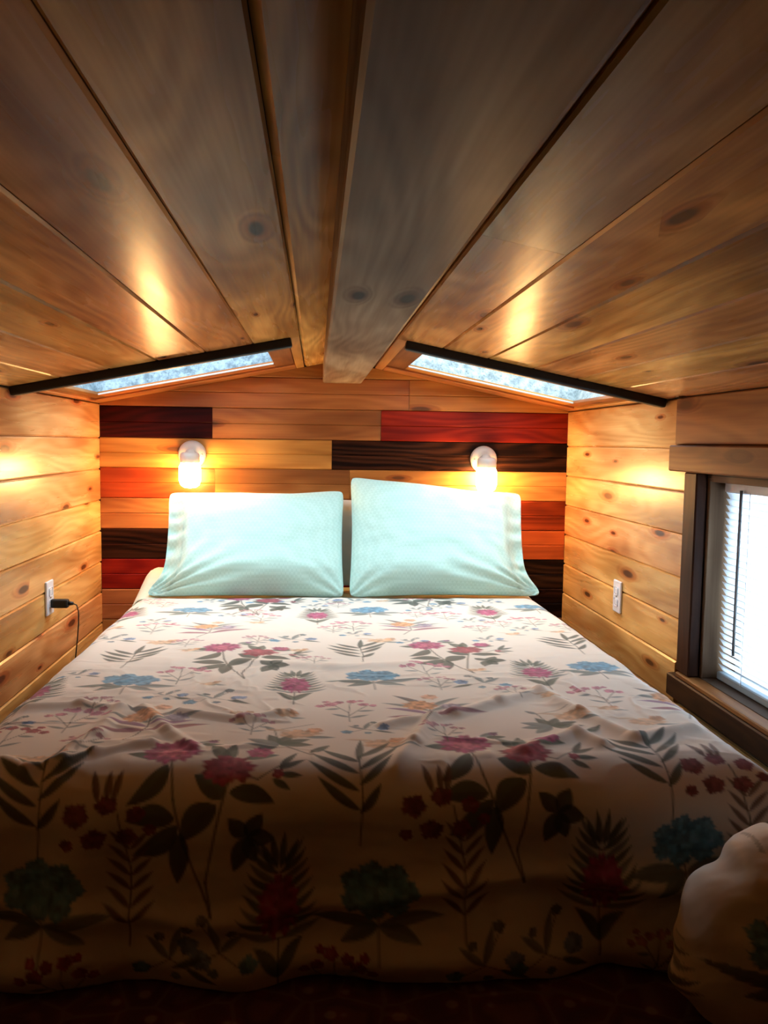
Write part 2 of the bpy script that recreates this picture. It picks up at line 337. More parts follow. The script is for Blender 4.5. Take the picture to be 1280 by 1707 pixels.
# ------------------------------------------------------------------ ceiling
cs, sn = math.cos(SA), math.sin(SA)
def slope(s, ax, y, up=0.0, lenx=(0, 1, 0)):         # frame on the ceiling slope at |x|=ax; local X along y, Z along the slope, -Y down into the room
    return frame((s*ax+ s*sn*up, y, zc(ax)+cs*up), lenx, (cs, 0, -s*sn))
SKX0, SKX1, SKY0, SKY1 = .185, .975, -1.0, -.15      # skylight opening in the boards
PX0, PX1, PY0, PY1 = .262, .935, -.96, -.262         # glass
cparts = []
bm = bmesh.new()
def slab(bm, s, a0, a1, y0, y1, up0, up1):
    vv = []
    for u in (up0, up1):
        for a, y in ((a0, y0), (a1, y0), (a1, y1), (a0, y1)): vv.append(bm.verts.new((s*a, y, zc(a)+u)))
    for q in ((0, 1, 2, 3), (7, 6, 5, 4), (0, 4, 5, 1), (1, 5, 6, 2), (2, 6, 7, 3), (3, 7, 4, 0)): bm.faces.new([vv[i] for i in q])
for s in (-1, 1):
    slab(bm, s, 0, 1.1, YB-.06, -1.035, .0165, .05); slab(bm, s, 0, PX0-.02, -1.035, .1, .0165, .04)
    slab(bm, s, PX1+.02, 1.1, -1.035, .1, .0165, .04); slab(bm, s, PX0-.02, PX1+.02, -1.035, PY0-.02, .0165, .04); slab(bm, s, PX0-.02, PX1+.02, PY1+.02, .1, .0165, .022)
bmesh.ops.recalc_face_normals(bm, faces=bm.faces[:]); me = bpy.data.meshes.new('ceiling'); bm.to_mesh(me); bm.free()
ceil = link('ceiling', me, M['back']); tag(ceil, kind='structure')
edges = [.0, .147, .287, .427, .567, .707, .847, .998]
for s in (-1, 1):
    for i, (a, c) in enumerate(zip(edges[:-1], edges[1:])):
        wd = (c-a)/cs; far = 0 if i == 0 else -1.02
        if s == 1: cuts = {1: [-2.30], 2: [-3.9], 3: [-3.4], 4: [-2.9], 5: [-3.6]}.get(i, [-3.2])
        else: cuts = {1: [-3.7], 2: [-3.3], 3: [-3.9], 4: [-3.1], 5: [-3.5]}.get(i, [-3.4])
        e = [far]+cuts+[YB]
        for p, q in zip(e[:-1], e[1:]):
            plank('ceiling_plank', p-q-.0008, wd, slope(s, (a+c)/2, (p+q)/2), M['ceil'], ceil, ch=.004 if i else .009)
# ridge beam
box('ridge_beam', (5.2, .165, .115), frame((.012, -2.6, 1.25+.0575), (0, 1, 0), (0, 0, 1)), M['beam'], ceil, .007, 2)
# edge strips where ceiling meets side walls and head wall
for s in (-1, 1):
    plank('edge_board', 1.02, (.147-.0)/cs*0+.036, slope(s, .166, -.51), M['trim_pine'], ceil, ch=.002)

# ------------------------------------------------------------------ skylights
def skylight(n, s, lin):
    e = empty('window_%d' % n, (s*.6, -.6, zc(.6))); tag(e, kind='structure')
    inv = Matrix.Translation(-Vector(e.location))
    P = lambda nm, L, wd, mw, mt, **k: plank(nm, L, wd, inv @ mw, M[mt], e, **k)
    ex = (s*cs, 0, -sn)
    # casing boards flush with the ceiling
    mwx = lambda a0, a1, y, up: frame((s*(a0+a1)/2+s*sn*up, y, zc((a0+a1)/2)+cs*up), (cs, 0, -s*sn), (0, -1, 0))   # length across the slope, width along y
    P('head_casing', (1.0-.184)/cs, -SKY1-.001, mwx(.184, 1.0, SKY1/2, 0), 'trim_pine', ch=.002)
    P('end_casing', SKY1-SKY0-.002, (1.0-SKX1)/cs, slope(s, (SKX1+1)/2, (SKY0+SKY1)/2), 'trim_pine', ch=.002)
    # recessed inner frame round the glass
    up = .008
    P('inner_frame', SKY1-SKY0-.004, (PX0-SKX0)/cs, slope(s, (PX0+SKX0)/2, (SKY0+SKY1)/2, up), 'trim_mid', th=.012, ch=.002)
    P('inner_frame', SKY1-SKY0-.004, (SKX1-PX1)/cs, slope(s, (PX1+SKX1)/2, (SKY0+SKY1)/2, up), 'trim_mid', th=.012, ch=.002)
    P('inner_frame', (PX1-PX0)/cs, SKY1-PY1, mwx(PX0, PX1, (SKY1+PY1)/2, up), 'trim_pine', th=.012, ch=.002)
    P('inner_frame', (PX1-PX0)/cs, PY0-SKY0, mwx(PX0, PX1, (SKY0+PY0)/2, up), 'trim_mid', th=.012, ch=.002)
    # upstand lined with pale sheeting, pane on top of it
    B = [(PX0-.02, PY0-.015), (PX1+.005, PY0-.015), (PX1+.005, PY1+.004), (PX0-.02, PY1+.004)]; T = [(PX0-.05, PY0-.03), (PX1+.03, PY0-.03), (PX1+.03, PY1+.05), (PX0-.05, PY1+.05)]
    pt = lambda a, y, u: Vector((s*a+s*sn*u, y, zc(a)+cs*u))-Vector(e.location)
    for k in range(4):
        q = (k+1) % 4; c = [pt(*B[k], .0185), pt(*B[q], .0185), pt(*T[q], .125), pt(*T[k], .125)]
        nn = (c[1]-c[0]).cross(c[3]-c[0]).normalized()*.006; ctr = pt(.6, -.6, .06)
        if nn.dot(ctr-c[0]) > 0: nn = -nn
        vv = c+[p+nn for p in c]; me = bpy.data.meshes.new('upstand_panel'); me.from_pydata(vv, [], [(0, 1, 2, 3), (7, 6, 5, 4), (0, 4, 5, 1), (1, 5, 6, 2), (2, 6, 7, 3), (3, 7, 4, 0)])
        link('upstand_panel', me, M[lin], e)
    P('sash', (PX1-PX0)/cs-.002, .010, mwx(PX0, PX1, PY1-.004, up-.001), 'vinyl', th=.006, ch=.002)
    P('pane', T[2][1]-T[0][1], (T[1][0]-T[0][0])/cs, slope(s, (T[0][0]+T[1][0])/2, (T[0][1]+T[2][1])/2, .126), 'frost', th=.005, ch=.0005)
    # black bar hanging along the near edge
    L = (.995-.172)/cs
    box('shade_bar', (L, .034, .03), inv @ (frame((s*(.172+.995)/2, -1.022, zc(.5835)-.013), (cs, 0, -s*sn), (s*sn, 0, cs))), M['black'], e, .006, 2)
    return e
skylight(2, -1, 'liner_a'); skylight(3, 1, 'liner_b')

# ------------------------------------------------------------------ right window
e = empty('window_1', (1.0, -1.62, WZ0)); tag(e, kind='structure'); inv = Matrix.Translation(-Vector(e.location))
def wbx(nm, x0, x1, y0, y1, z0, z1, mt, bev=.004):      # the board's grain runs along its longest side
    sx, sy, sz = x1-x0, y1-y0, z1-z0; c = ((x0+x1)/2, (y0+y1)/2, (z0+z1)/2)
    if sz >= sy and sz >= sx: mw = frame(c, (0, 0, 1), (0, -1, 0)); s_ = (sz, sx, sy)
    else: mw = frame(c, (0, -1, 0)); s_ = (sy, sx, sz)
    return box(nm, s_, inv @ mw, M[mt], e, bev)
wbx('header_board', .990, 1.016, -2.16, -1.118, 1.006, 1.147, 'header')
wbx('header_board', .965, 1.016, -2.14, -1.135, .928, 1.005, 'trim_mid')
wbx('casing', .982, 1.016, -1.29, -1.210, .334, .927, 'trim_dark')
wbx('casing', .982, 1.016, -2.03, -1.95, .334, .927, 'trim_dark')
wbx('jamb', 1.017, 1.14, -1.302, -1.282, .335, .915, 'jamb', .002)
wbx('jamb', 1.017, 1.14, -1.958, -1.938, .335, .915, 'jamb', .002)
wbx('jamb', 1.017, 1.14, -1.937, -1.303, .903, .922, 'jamb', .002)
wbx('sill', .975, 1.14, -2.07, -1.222, .318, .333, 'trim_mid', .003)
wbx('apron', .972, 1.016, -2.08, -1.168, .250, .317, 'trim_dark')
for (y0, y1, z0, z1) in ((-1.937, -1.303, .334, .362), (-1.937, -1.303, .876, .902), (-1.937, -1.907, .363, .875), (-1.333, -1.303, .363, .875)):
    wbx('sash', 1.115, 1.139, y0, y1, z0, z1, 'vinyl', .003)
wbx('pane', 1.124, 1.129, -1.906, -1.334, .364, .874, 'glass', 0)
# blind
bl = empty('window_blind', (1.085, -1.62, .335)); tag(bl, 'white slatted mini blind with grey tilt wand hanging in the side window', 'window blind')
inv = Matrix.Translation(-Vector(bl.location))
box('head_rail', (.62, .026, .026), inv @ frame((1.070, -1.62, .889), (0, 1, 0)), M['white_plastic'], bl, .002)
box('bottom_rail', (.615, .022, .022), inv @ frame((1.068, -1.62, .348), (0, 1, 0)), M['rail'], bl, .003)
sm = None
for i in range(28):
    z = .370+i*.0183
    mw = inv @ frame((1.070, -1.62, z), (0, 1, 0)) @ Matrix.Rotation(math.radians(56), 4, 'X')
    if sm is None:
        o = box('slat', (.622, .025, .0008), mw, M['slat'], bl, 0); sm = o.data
    else: link('slat', sm, None, bl, mw)
for y in (-1.45, -1.8):
    o = tube('ladder_cord', [(1.0565, y, .35), (1.0565, y, .88)], .0009, M['white_plastic'], bl, 5); o.matrix_local = inv
o = tube('tilt_wand', [(1.049, -1.418, .885), (1.047, -1.420, .66), (1.045, -1.424, .432)], .0042, M['wand'], bl, 6); o.matrix_local = inv

# ------------------------------------------------------------------ wall sconces
def sconce(x, z, label):
    r = empty('wall_sconce', (x, 0, z)); tag(r, label, 'lamp', 'pair of wall sconces on the head wall')
    Fy = frame((0, -.0015, 0), (1, 0, 0), (0, -1, 0))
    bp_ = lathe('backplate', [(0, .0), (.058, .0), (.059, .004), (.057, .012), (.050, .019), (.036, .023), (.0, .024)], Fy, M['white_metal'], r, 32)
    lathe('arm', [(0, .02), (.021, .02), (.020, .045), (.024, .06), (.0, .062)], Fy, M['white_metal'], r, 20)
    lathe('lamp_holder', [(0, .010), (.030, .010), (.038, .004), (.041, -.006), (.041, -.030), (.039, -.034), (0, -.034)], Matrix.Translation((0, -.075, 0)), M['white_metal'], r, 28)
    lathe('jar', [(.036, -.0345), (.040, -.040), (.0445, -.050), (.0455, -.080), (.0445, -.108), (.038, -.126), (.024, -.136), (0, -.139)], Matrix.Translation((0, -.075, 0)), M['jar'], r, 20)
    for a in (-1, 1):
        lathe('screw', [(0, .022), (.0045, .021), (.004, .024), (0, .025)], Matrix.Translation((a*.042, 0, -.0022)), M['screw'], bp_, 8)
sconce(-.618, .940, 'white wall sconce with lit jar above the left pillow, under the maroon plank')
sconce(.628, .934, 'white wall sconce with lit jar above the right pillow, on the dark walnut plank')

# ------------------------------------------------------------------ sockets
def plate(nm, s, y, z, label):
    r = empty(nm, (s*1.0, y, z)); tag(r, label, 'outlet')
    F = frame((-s*.004, 0, 0), (0, s*-1, 0))
    cp = box('cover_plate', (.072, .008, .116), F, M['white_plastic'], r, .003, 2)
    for dz in (-.02, .02): box('receptacle', (.034, .006, .029), Matrix.Translation((0, -.004, dz)), M['white_plastic'], cp, .006, 2)
    lathe('screw', [(0, 0), (.003, 0), (.003, .002), (0, .0025)], frame((0, -.004, 0), (1, 0, 0), (0, -1, 0)), M['screw'], cp, 8)
    return r
plate('wall_outlet', -1, -.703, .460, 'white outlet plate with a black plug in it on the left pine wall')
plate('wall_outlet', 1, -.676, .457, 'bare white outlet plate on the right pine wall near the window')
r = empty('power_plug', (-1+.0085, -.703, .440)); tag(r, 'black power plug with thin dark cord in the left wall outlet', 'plug')
box('plug_body', (.058, .026, .030), frame((.030, 0, 0)), M['black_plastic'], r, .006, 2)
lathe('strain_relief', [(0, 0), (.008, 0), (.0055, .016), (0, .017)], frame((.0585, 0, 0), (0, 1, 0), (1, 0, 0)), M['black_plastic'], r, 10)
tube('cord', [(.072, 0, 0), (.085, .001, -.006), (.090, .004, -.03), (.087, .012, -.075), (.080, .02, -.13), (.072, .02, -.20), (.05, .03, -.30), (.04, .03, -.425)], .0022, M['black_plastic'], r, 6)

# ------------------------------------------------------------------ bed: platform, mattress, sheet
e = empty('platform_bed', (0, -1.03, 0)); tag(e, 'low dark wooden platform under the mattress, hidden by the comforter', 'bed platform')
box('platform', (1.46, 1.94, .02), (0, 0, .11), M['trim_mid'], e, .004)
for sx in (-1, 1): box('side_rail', (.03, 1.94, .098), (sx*.70, 0, .0495), M['trim_mid'], e, .003)
for sy in (-.9, 0, .9): box('cross_rail', (1.36, .03, .098), (0, sy, .0495), M['trim_mid'], e, .003)
def cloth(name, c, weave, bs=.3, sheen=.2, c2=None, attr=None):
    m, nt, b = nmat(name); L = nt.links; b.inputs['Roughness'].default_value = .85; b.inputs['Sheen Weight'].default_value = sheen; b.inputs['Specular IOR Level'].default_value = .2
    tx = mk(nt, 'ShaderNodeTexCoord'); mp = mk(nt, 'ShaderNodeMapping'); mp.inputs['Rotation'].default_value = (0, 0, math.radians(45)); L.new(tx.outputs['Object'], mp.inputs['Vector'])
    ck = mk(nt, 'ShaderNodeTexChecker', Scale=weave); L.new(mp.outputs[0], ck.inputs['Vector'])
    n = mk(nt, 'ShaderNodeTexNoise', Scale=900.0 if attr else 300.0, Detail=2.0); L.new(tx.outputs['Object'], n.inputs['Vector'])
    if attr: a = mk(nt, 'ShaderNodeAttribute', attribute_name=attr); base = a.outputs['Color']
    else: base = mixc(nt, 'MIX', math_(nt, 'MULTIPLY', ck.outputs['Fac'], .8), c, c2 or c)
    L.new(base, b.inputs['Base Color'])
    bp = mk(nt, 'ShaderNodeBump', Strength=bs, Distance=.0012); h = math_(nt, 'MULTIPLY_ADD', n.outputs['Fac'], .5, 0.0 if attr else ck.outputs['Fac']); L.new(h, bp.inputs['Height']); L.new(bp.outputs[0], b.inputs['Normal'])
    return m
M['mint'] = cloth('mint_cotton', (.50, .75, .67), 85, .12, .15, (.57, .82, .745))
M['sheet'] = cloth('pale_sheet', (.62, .72, .58), 300, .15)
M['ticking'] = cloth('white_ticking', (.75, .74, .72), 120, .2)
M['print'] = cloth('floral_comforter_cloth', None, 300, .2, .25, attr='print')
mt = box('mattress', (1.50, 1.98, .235), (0, -1.01, .240), M['ticking'], None, .05, 4); tag(mt, 'white mattress on the low platform beneath the floral comforter', 'mattress')
# mint sheet: covers the head of the mattress, rises in a rumple towards the wall at the sides
nu, nv = 120, 50; uu, vv_ = np.meshgrid(np.linspace(-.83, .83, nu), np.linspace(.02, .366, nv))
zz = .372+.006*fbm(uu*6, vv_*9, 3)
lf = np.clip((-uu-.60)/.12, 0, 1)*np.clip((.40-vv_)/.30, 0, 1); zz = zz+.085*lf**.8
rt = np.clip((uu-.66)/.1, 0, 1)*np.clip((.36-vv_)/.3, 0, 1); zz = zz+.03*rt
ed = np.clip((np.abs(uu)-.765)/.06, 0, 1); zz = zz-.10*ed**1.6
xx = np.sign(uu)*np.minimum(np.abs(uu), .80)
sh = grid_mesh('bed_sheet', np.stack([xx, -vv_, zz], -1), M['sheet']); tag(sh, 'pale green sheet showing at the head of the bed behind the comforter', 'sheet')
sd = sh.modifiers.new('thickness', 'SOLIDIFY'); sd.thickness = .004

# ------------------------------------------------------------------ comforter with its printed flowers
STEP = .0034
U = np.arange(-1.10, 1.1001, STEP); V = np.arange(.37, 2.4701, STEP); nu, nv = len(U), len(V)
CREAM = np.array((.80, .72, .62)); canvas = np.zeros((nv, nu, 3)); canvas[:] = CREAM
gu, gv = np.meshgrid(U, V)
canvas *= (1+.03*fbm(gu*9, gv*9, 21))[..., None]
GREEN = (.085, .115, .085); DGREEN = (.055, .075, .055); GREY = (.20, .235, .22); MAG = (.42, .06, .17); RED = (.38, .055, .085); BLUE = (.13, .33, .47); ORG = (.72, .36, .17); PUR = (.27, .13, .24); PINK = (.60, .24, .30); STEM = (.13, .12, .085)
class Stamp:
    """draws in a local frame at (u, v): +y is up the bed, s scales, a turns"""
    def __init__(s_, u, v, s=1, a=0, flip=1): s_.o = (u, v); s_.s = s; s_.c = math.cos(a); s_.n = math.sin(a); s_.f = flip
    def w(s_, p):
        x, y = p[0]*s_.f*s_.s, p[1]*s_.s; return (s_.o[0]+x*s_.c-y*s_.n, s_.o[1]-(x*s_.n+y*s_.c))
    def win(s_, x0, x1, y0, y1):
        i0, i1 = [int(np.clip((t_-U[0])/STEP, 0, nu)) for t_ in (x0, x1)]; j0, j1 = [int(np.clip((t_-V[0])/STEP, 0, nv)) for t_ in (y0, y1)]
        return slice(j0, j1+1), slice(i0, i1+1)
    def put(s_, sl, mask, c, op=.92):
        if mask.size: k = (np.clip(mask, 0, 1)*op)[..., None]; canvas[sl] = canvas[sl]*(1-k)+c*k
    def leaf(s_, p, q, wd, c, bend=0, op=.9):
        a, b_ = s_.w(p), s_.w(q); wd *= s_.s; dx, dy = b_[0]-a[0], b_[1]-a[1]; L = math.hypot(dx, dy)+1e-9; pad = wd+abs(bend)*L+.006
        sl = s_.win(min(a[0], b_[0])-pad, max(a[0], b_[0])+pad, min(a[1], b_[1])-pad, max(a[1], b_[1])+pad)
        X = gu[sl]-a[0]; Y = gv[sl]-a[1]; t_ = (X*dx+Y*dy)/L/L; d = (-X*dy+Y*dx)/L - bend*L*4*t_*(1-t_)
        tt = np.clip(t_, 0, 1); hw = wd*np.sin(np.pi*tt**.8)**.85
        mk_ = np.clip((hw-np.abs(d))/.0035+.35, 0, 1)*((t_ > 0) & (t_ < 1))
        c = np.array(c); tone = 1+.35*np.sign(d)*np.clip(np.abs(d)/.002, 0, 1)*.5
        s_.put(sl, mk_, c*tone[..., None] if mk_.size else c, op)
    def line(s_, pts_, wd, c=STEM, op=.85):
        for p, q in zip(pts_[:-1], pts_[1:]):
            a, b_ = s_.w(p), s_.w(q); dx, dy = b_[0]-a[0], b_[1]-a[1]; L2 = dx*dx+dy*dy+1e-12; pad = wd+.006
            sl = s_.win(min(a[0], b_[0])-pad, max(a[0], b_[0])+pad, min(a[1], b_[1])-pad, max(a[1], b_[1])+pad)
            X = gu[sl]-a[0]; Y = gv[sl]-a[1]; t_ = np.clip((X*dx+Y*dy)/L2, 0, 1); d = np.hypot(X-t_*dx, Y-t_*dy)
            s_.put(sl, np.clip((wd*.9-d)/.003+.4, 0, 1), np.array(c), op)
    def bloom(s_, p, rx, ry, c, n=7, ph=0, light=(.85, .55, .6), op=.95):
        a = s_.w(p); rx *= s_.s; ry *= s_.s; R = max(rx, ry)*1.35
        sl = s_.win(a[0]-R, a[0]+R, a[1]-R, a[1]+R); X = (gu[sl]-a[0])/rx; Y = (gv[sl]-a[1])/ry; r = np.hypot(X, Y); th = np.arctan2(Y, X)
        ed_ = .98+.08*np.sin(n*th+ph)+.06*np.sin((2*n+3)*th+ph*2)+.16*(vnoise(gu[sl]*75, gv[sl]*75, 8)-.5)
        k = np.clip((ed_-r)/.16, 0, 1); rip = .5+.5*np.sin(r*11+1.6*np.sin(n*th+ph)+ph)
        tex = vnoise(gu[sl]*110, gv[sl]*110, 5)
        cc = np.array(c)*(.62+.7*tex[..., None])*(1-.25*rip[..., None])+np.array(light)*(.22*np.clip(rip*tex*1.8-.5, 0, 1)*np.clip(1.1-r, 0, 1))[..., None]
        s_.put(sl, k, cc, op)
def m_palm(u, v, s=1, c=DGREEN, f=1, a=0):
    t_ = Stamp(u, v, s, a, f); t_.line([(0, -.11), (.005, -.03), (0, .06)], .0022)
    for y, l, sd_ in ((-.05, .085, -1), (-.02, .105, -1), (.012, .10, -1), (.04, .075, -1), (-.055, .05, 1), (-.01, .085, 1), (.02, .105, 1), (.055, .085, 1)):
        an = .75 if sd_ > 0 else .55; t_.leaf((0, y), (sd_*l*math.cos(an), y+l*math.sin(an)+.015), .0085, c, .05*sd_)
    t_.leaf((0, .04), (.008, .14), .008, c)
def m_blue(u, v, s=1, c=BLUE):
    t_ = Stamp(u, v, s)
    for k, (x, y, q) in enumerate(((-.125, -.035, .05), (.125, -.03, -.05), (-.07, -.075, .04), (.08, -.075, -.05))): t_.leaf((0, -.045), (x, y), .014, GREY if k % 2 else (.13, .17, .15), q)
    t_.line([(0, -.03), (0, -.105)], .0022)
    for k in range(7): t_.bloom((.05*math.cos(k*.9), .018+.032*math.sin(k*.9)), .026, .022, c, 5, k, (.55, .75, .85))
    t_.bloom((0, .02), .045, .034, c, 9, 1, (.5, .7, .8))
def m_pine(u, v, s=1, c=MAG):
    t_ = Stamp(u, v, s); t_.line([(0, -.13), (0, -.05)], .0024)
    t_.leaf((0, -.105), (-.04, -.055), .011, GREEN, .1); t_.leaf((0, -.105), (.04, -.05), .011, GREEN, -.1)
    for k in range(9):
        y = -.05+k*.0145
        for sd_ in (-1, 1): t_.leaf((0, y), (sd_*(.072-.004*k), y+.03+.002*k), .006, GREEN if k % 2 else GREY, .08*sd_)
    for x in (-.03, -.012, .010, .032): t_.leaf((x*.3, .06), (x, .132-abs(x)*.7), .0065, GREEN)
    t_.bloom((0, .0), .036, .052, c, 11, .5)
def m_peony(u, v, s=1, f=1):
    t_ = Stamp(u, v, s, 0, f)
    t_.line([(-.075, .075), (-.06, -.02), (-.04, -.09), (.005, -.20)], .003); t_.line([(.03, .02), (.012, -.06), (-.005, -.15), (.005, -.20)], .003); t_.line([(.03, .03), (.075, .01), (.12, .045)], .0022)
    for p, q, wd, c, bn in (((-.075, .06), (-.15, .075), .016, GREEN, .05), ((-.075, .04), (-.135, -.03), .017, DGREEN, -.12), ((-.055, -.05), (-.135, -.055), .019, DGREEN, .08), ((-.05, -.06), (-.125, -.115), .018, DGREEN, -.08), ((-.045, -.07), (-.05, -.155), .017, DGREEN, 0),
                            ((.01, -.03), (-.045, -.085), .022, DGREEN, .1), ((.02, -.02), (-.03, .02), .020, DGREEN, .08), ((.03, -.01), (.105, -.03), .016, DGREEN, -.08), ((.02, .05), (-.012, .11), .015, GREEN, .05), ((.02, .05), (.03, .115), .013, GREEN, 0),
                            ((.06, -.08), (.03, -.05), .014, DGREEN, 0), ((.06, -.08), (.085, -.045), .015, DGREEN, 0), ((.06, -.08), (.04, -.135), .016, DGREEN, 0), ((.06, -.08), (.105, -.09), .016, DGREEN, 0), ((.06, -.08), (.075, -.125), .014, DGREEN, 0),
                            ((.05, .06), (.11, .075), .011, GREEN, -.05), ((.11, .03), (.155, .055), .007, DGREEN, 0), ((.11, .03), (.14, .085), .007, DGREEN, 0), ((.11, .02), (.15, .015), .007, DGREEN, 0), ((.1, .01), (.13, -.01), .007, DGREEN, 0),
                            ((-.04, .12), (.0, .145), .009, GREY, 0), ((-.03, .115), (.01, .12), .009, GREEN, 0)):
        t_.leaf(p, q, wd, c, bn)
    t_.bloom((-.075, .085), .052, .046, MAG, 8, .4, (.95, .55, .6)); t_.bloom((-.075, .08), .026, .02, (.62, .16, .24), 5, 1)
    t_.bloom((.025, .035), .048, .036, RED, 7, 2.0, (.8, .4, .4)); t_.bloom((.075, .088), .026, .022, MAG, 6, 1); t_.bloom((.108, .02), .011, .011, RED, 5); t_.bloom((-.012, .135), .010, .009, PUR, 5)
def m_sprig(u, v, s=1, c=PINK, f=1):
    t_ = Stamp(u, v, s, 0, f); t_.line([(0, -.08), (0, -.02), (-.03, .03)], .0018); t_.line([(0, -.04), (.03, .01), (.045, .03)], .0018); t_.line([(0, -.02), (.005, .05)], .0016)
    for p, q in (((0, -.05), (-.04, -.025)), ((0, -.055), (.045, -.035)), ((-.02, .01), (-.055, .005)), ((.02, -.01), (.06, -.005))): t_.leaf(p, q, .006, GREY)
    for x, y, r in ((-.04, .04, .017), (-.065, .03, .012), (-.02, .055, .013), (.01, .06, .015), (.035, .038, .014), (.058, .03, .011), (-.05, .06, .010), (.03, .065, .009)): t_.bloom((x, y), r, r*.85, c, 5, x*90, (.8, .5, .45))
def m_protea(u, v, s=1, f=1):
    t_ = Stamp(u, v, s, 0, f); t_.line([(-.03, -.12), (0, -.06), (.0, .02)], .0024)
    for p, q, wd, c, bn in (((0, -.07), (-.10, -.055), .010, (.30, .10, .14), .08), ((0, -.07), (.125, -.03), .011, (.28, .11, .14), -.08), ((0, -.04), (-.10, .005), .009, PUR, .06), ((0, -.02), (-.105, .04), .009, GREY, .06), ((0, -.02), (.105, .03), .010, GREY, -.06), ((0, .0), (-.075, .095), .011, (.12, .12, .12), .06), ((0, .0), (.08, .075), .009, GREY, -.06), ((.0, -.03), (.09, -.005), .008, PUR, 0)): t_.leaf(p, q, wd, c, bn)
    t_.bloom((-.02, .02), .04, .034, ORG, 9, .3, (.95, .75, .55)); t_.bloom((.05, .01), .026, .022, (.38, .33, .40), 8, .8, (.8, .8, .85)); t_.bloom((.01, .08), .022, .02, (.78, .45, .28), 6, 0, (.9, .8, .6))
def m_bits(u, v, s=1, f=1):
    t_ = Stamp(u, v, s, 0, f); t_.line([(-.05, -.03), (.0, .0), (.03, .05)], .0015); t_.line([(0, 0), (.05, -.02)], .0015)
    for x, y, r, c in ((-.05, -.02, .018, BLUE), (.055, .005, .020, (.20, .30, .46)), (.03, .055, .012, GREY), (-.02, .03, .010, GREY), (.01, -.03, .011, (.2, .3, .34))): t_.bloom((x, y), r, r*.8, c, 5, x*70, (.6, .7, .8))
    t_.leaf((0, 0), (.02, .06), .008, GREY); t_.leaf((0, 0), (-.045, .03), .007, GREY); t_.leaf((.03, -.01), (.085, -.035), .007, GREEN)
def m_star(u, v, s=1, f=1):
    t_ = Stamp(u, v, s, 0, f); t_.line([(-.01, .07), (0, 0), (.06, -.055)], .0022); t_.line([(-.01, .07), (.06, .10)], .0016)
    for an in (-.15, .45, 1.2, 1.9, 2.7, 3.3, 4.0): t_.leaf((0, 0), (.062*math.cos(an), .05*math.sin(an)), .012, GREEN if an < 2 else GREY)
    t_.leaf((.055, -.045), (.09, -.01), .009, GREEN); t_.leaf((-.01, .07), (-.03, .09), .007, GREY)
def m_orange(u, v, s=1):
    t_ = Stamp(u, v, s); t_.bloom((0, 0), .045, .026, (.74, .44, .22), 7, 1, (.95, .8, .6), .75); t_.bloom((.03, .02), .02, .016, ORG, 5, 0, (.95, .8, .6), .8); t_.leaf((.01, -.02), (.075, -.025), .008, GREY); t_.leaf((-.02, .02), (-.08, .03), .006, (.6, .42, .25), 0, .7)
def m_spike(u, v, s=1, f=1):
    t_ = Stamp(u, v, s, 0, f); t_.line([(.02, -.17), (.02, -.04), (0, .06)], .0024)
    for k in range(6):
        y = -.13+k*.025
        for sd_ in (-1, 1): t_.leaf((.02, y), (.02+sd_*(.045-.002*k), y+.04), .0055, (.17, .11, .09))
    for x, y, r in ((-.07, .06, .024), (-.02, .075, .020), (.03, .06, .018), (-.04, .02, .022), (.015, .02, .02), (.055, .035, .013), (-.085, .01, .013)): t_.bloom((x, y), r, r*.85, (.26, .07, .09), 5, x*80, (.6, .35, .3))
    for x in (-.03, .0, .02): t_.leaf((x*.5-.02, .08), (x-.02, .14), .007, (.16, .09, .07))
FLOWERS = [('D', -0.749, 0.656), ('C', -0.536, 0.607), ('E', -0.609, 0.882), ('G', -0.718, 1.026), ('F', -0.428, 0.894), ('B', -0.606, 1.254), ('O', -0.556, 1.068), ('A', -0.28, 1.256), ('E', -0.44, 1.431), ('C', -0.557, 1.497), ('D', -0.762, 1.574), ('E', -0.618, 1.767), ('F', -0.447, 1.786), ('G', -0.332, 1.635), ('R', -0.719, 1.873), ('O', -0.614, 2.0), ('D', -0.088, 0.685), ('C', 0.098, 0.615), ('E', 0.029, 0.849), ('G', -0.166, 1.039), ('B', 0.037, 1.198), ('O', 0.107, 1.06), ('F', 0.218, 0.853), ('A', 0.323, 1.219), ('D', -0.144, 1.531), ('C', 0.054, 1.463), ('E', 0.201, 1.394), ('E', -0.018, 1.722), ('F', 0.169, 1.716), ('G', 0.334, 1.526), ('S', -0.167, 1.93), ('O', -0.125, 1.873), ('D', 0.525, 0.641), ('G', 0.401, 0.473), ('O', 0.045, 1.939), ('C', 0.716, 0.565), ('E', 0.644, 0.796), ('B', 0.686, 1.135), ('C', 0.665, 1.408), ('D', 0.494, 1.444), ('E', 0.599, 1.641), ('F', 0.78, 1.68), ('S', 0.418, 1.848), ('O', 0.483, 1.791), ('O', 0.640, 1.83),
           ('B', -0.591, 2.088), ('B', -0.01, 2.068), ('B', 0.582, 2.031), ('A', -0.284, 2.074), ('A', 0.293, 2.042), ('H', -0.448, 2.186), ('H', 0.163, 2.18), ('H', 0.715, 2.112), ('D', -0.158, 2.300), ('D', 0.446, 2.265), ('C', -0.578, 2.272), ('C', 0.024, 2.286), ('C', 0.614, 2.215), ('G', -0.353, 2.382), ('G', -0.262, 2.362), ('G', 0.216, 2.395), ('R', -0.541, 2.43), ('R', -0.052, 2.44), ('G', 0.334, 2.386), ('G', -0.289, 0.443), ('E', 0.289, 0.43), ('E', -0.28, .72), ('E', .36, .70), ('G', .05, .42), ('A', -.30, .46), ('A', .33, .36),
           ('B', .97, 1.9), ('A', .93, 1.25), ('D', .98, 1.6), ('C', -.98, 1.2), ('A', -.93, 1.75), ('D', -.95, .9), ('H', .98, 2.25), ('C', -.97, 2.2), ('E', .95, .8), ('E', -.97, 1.5)]
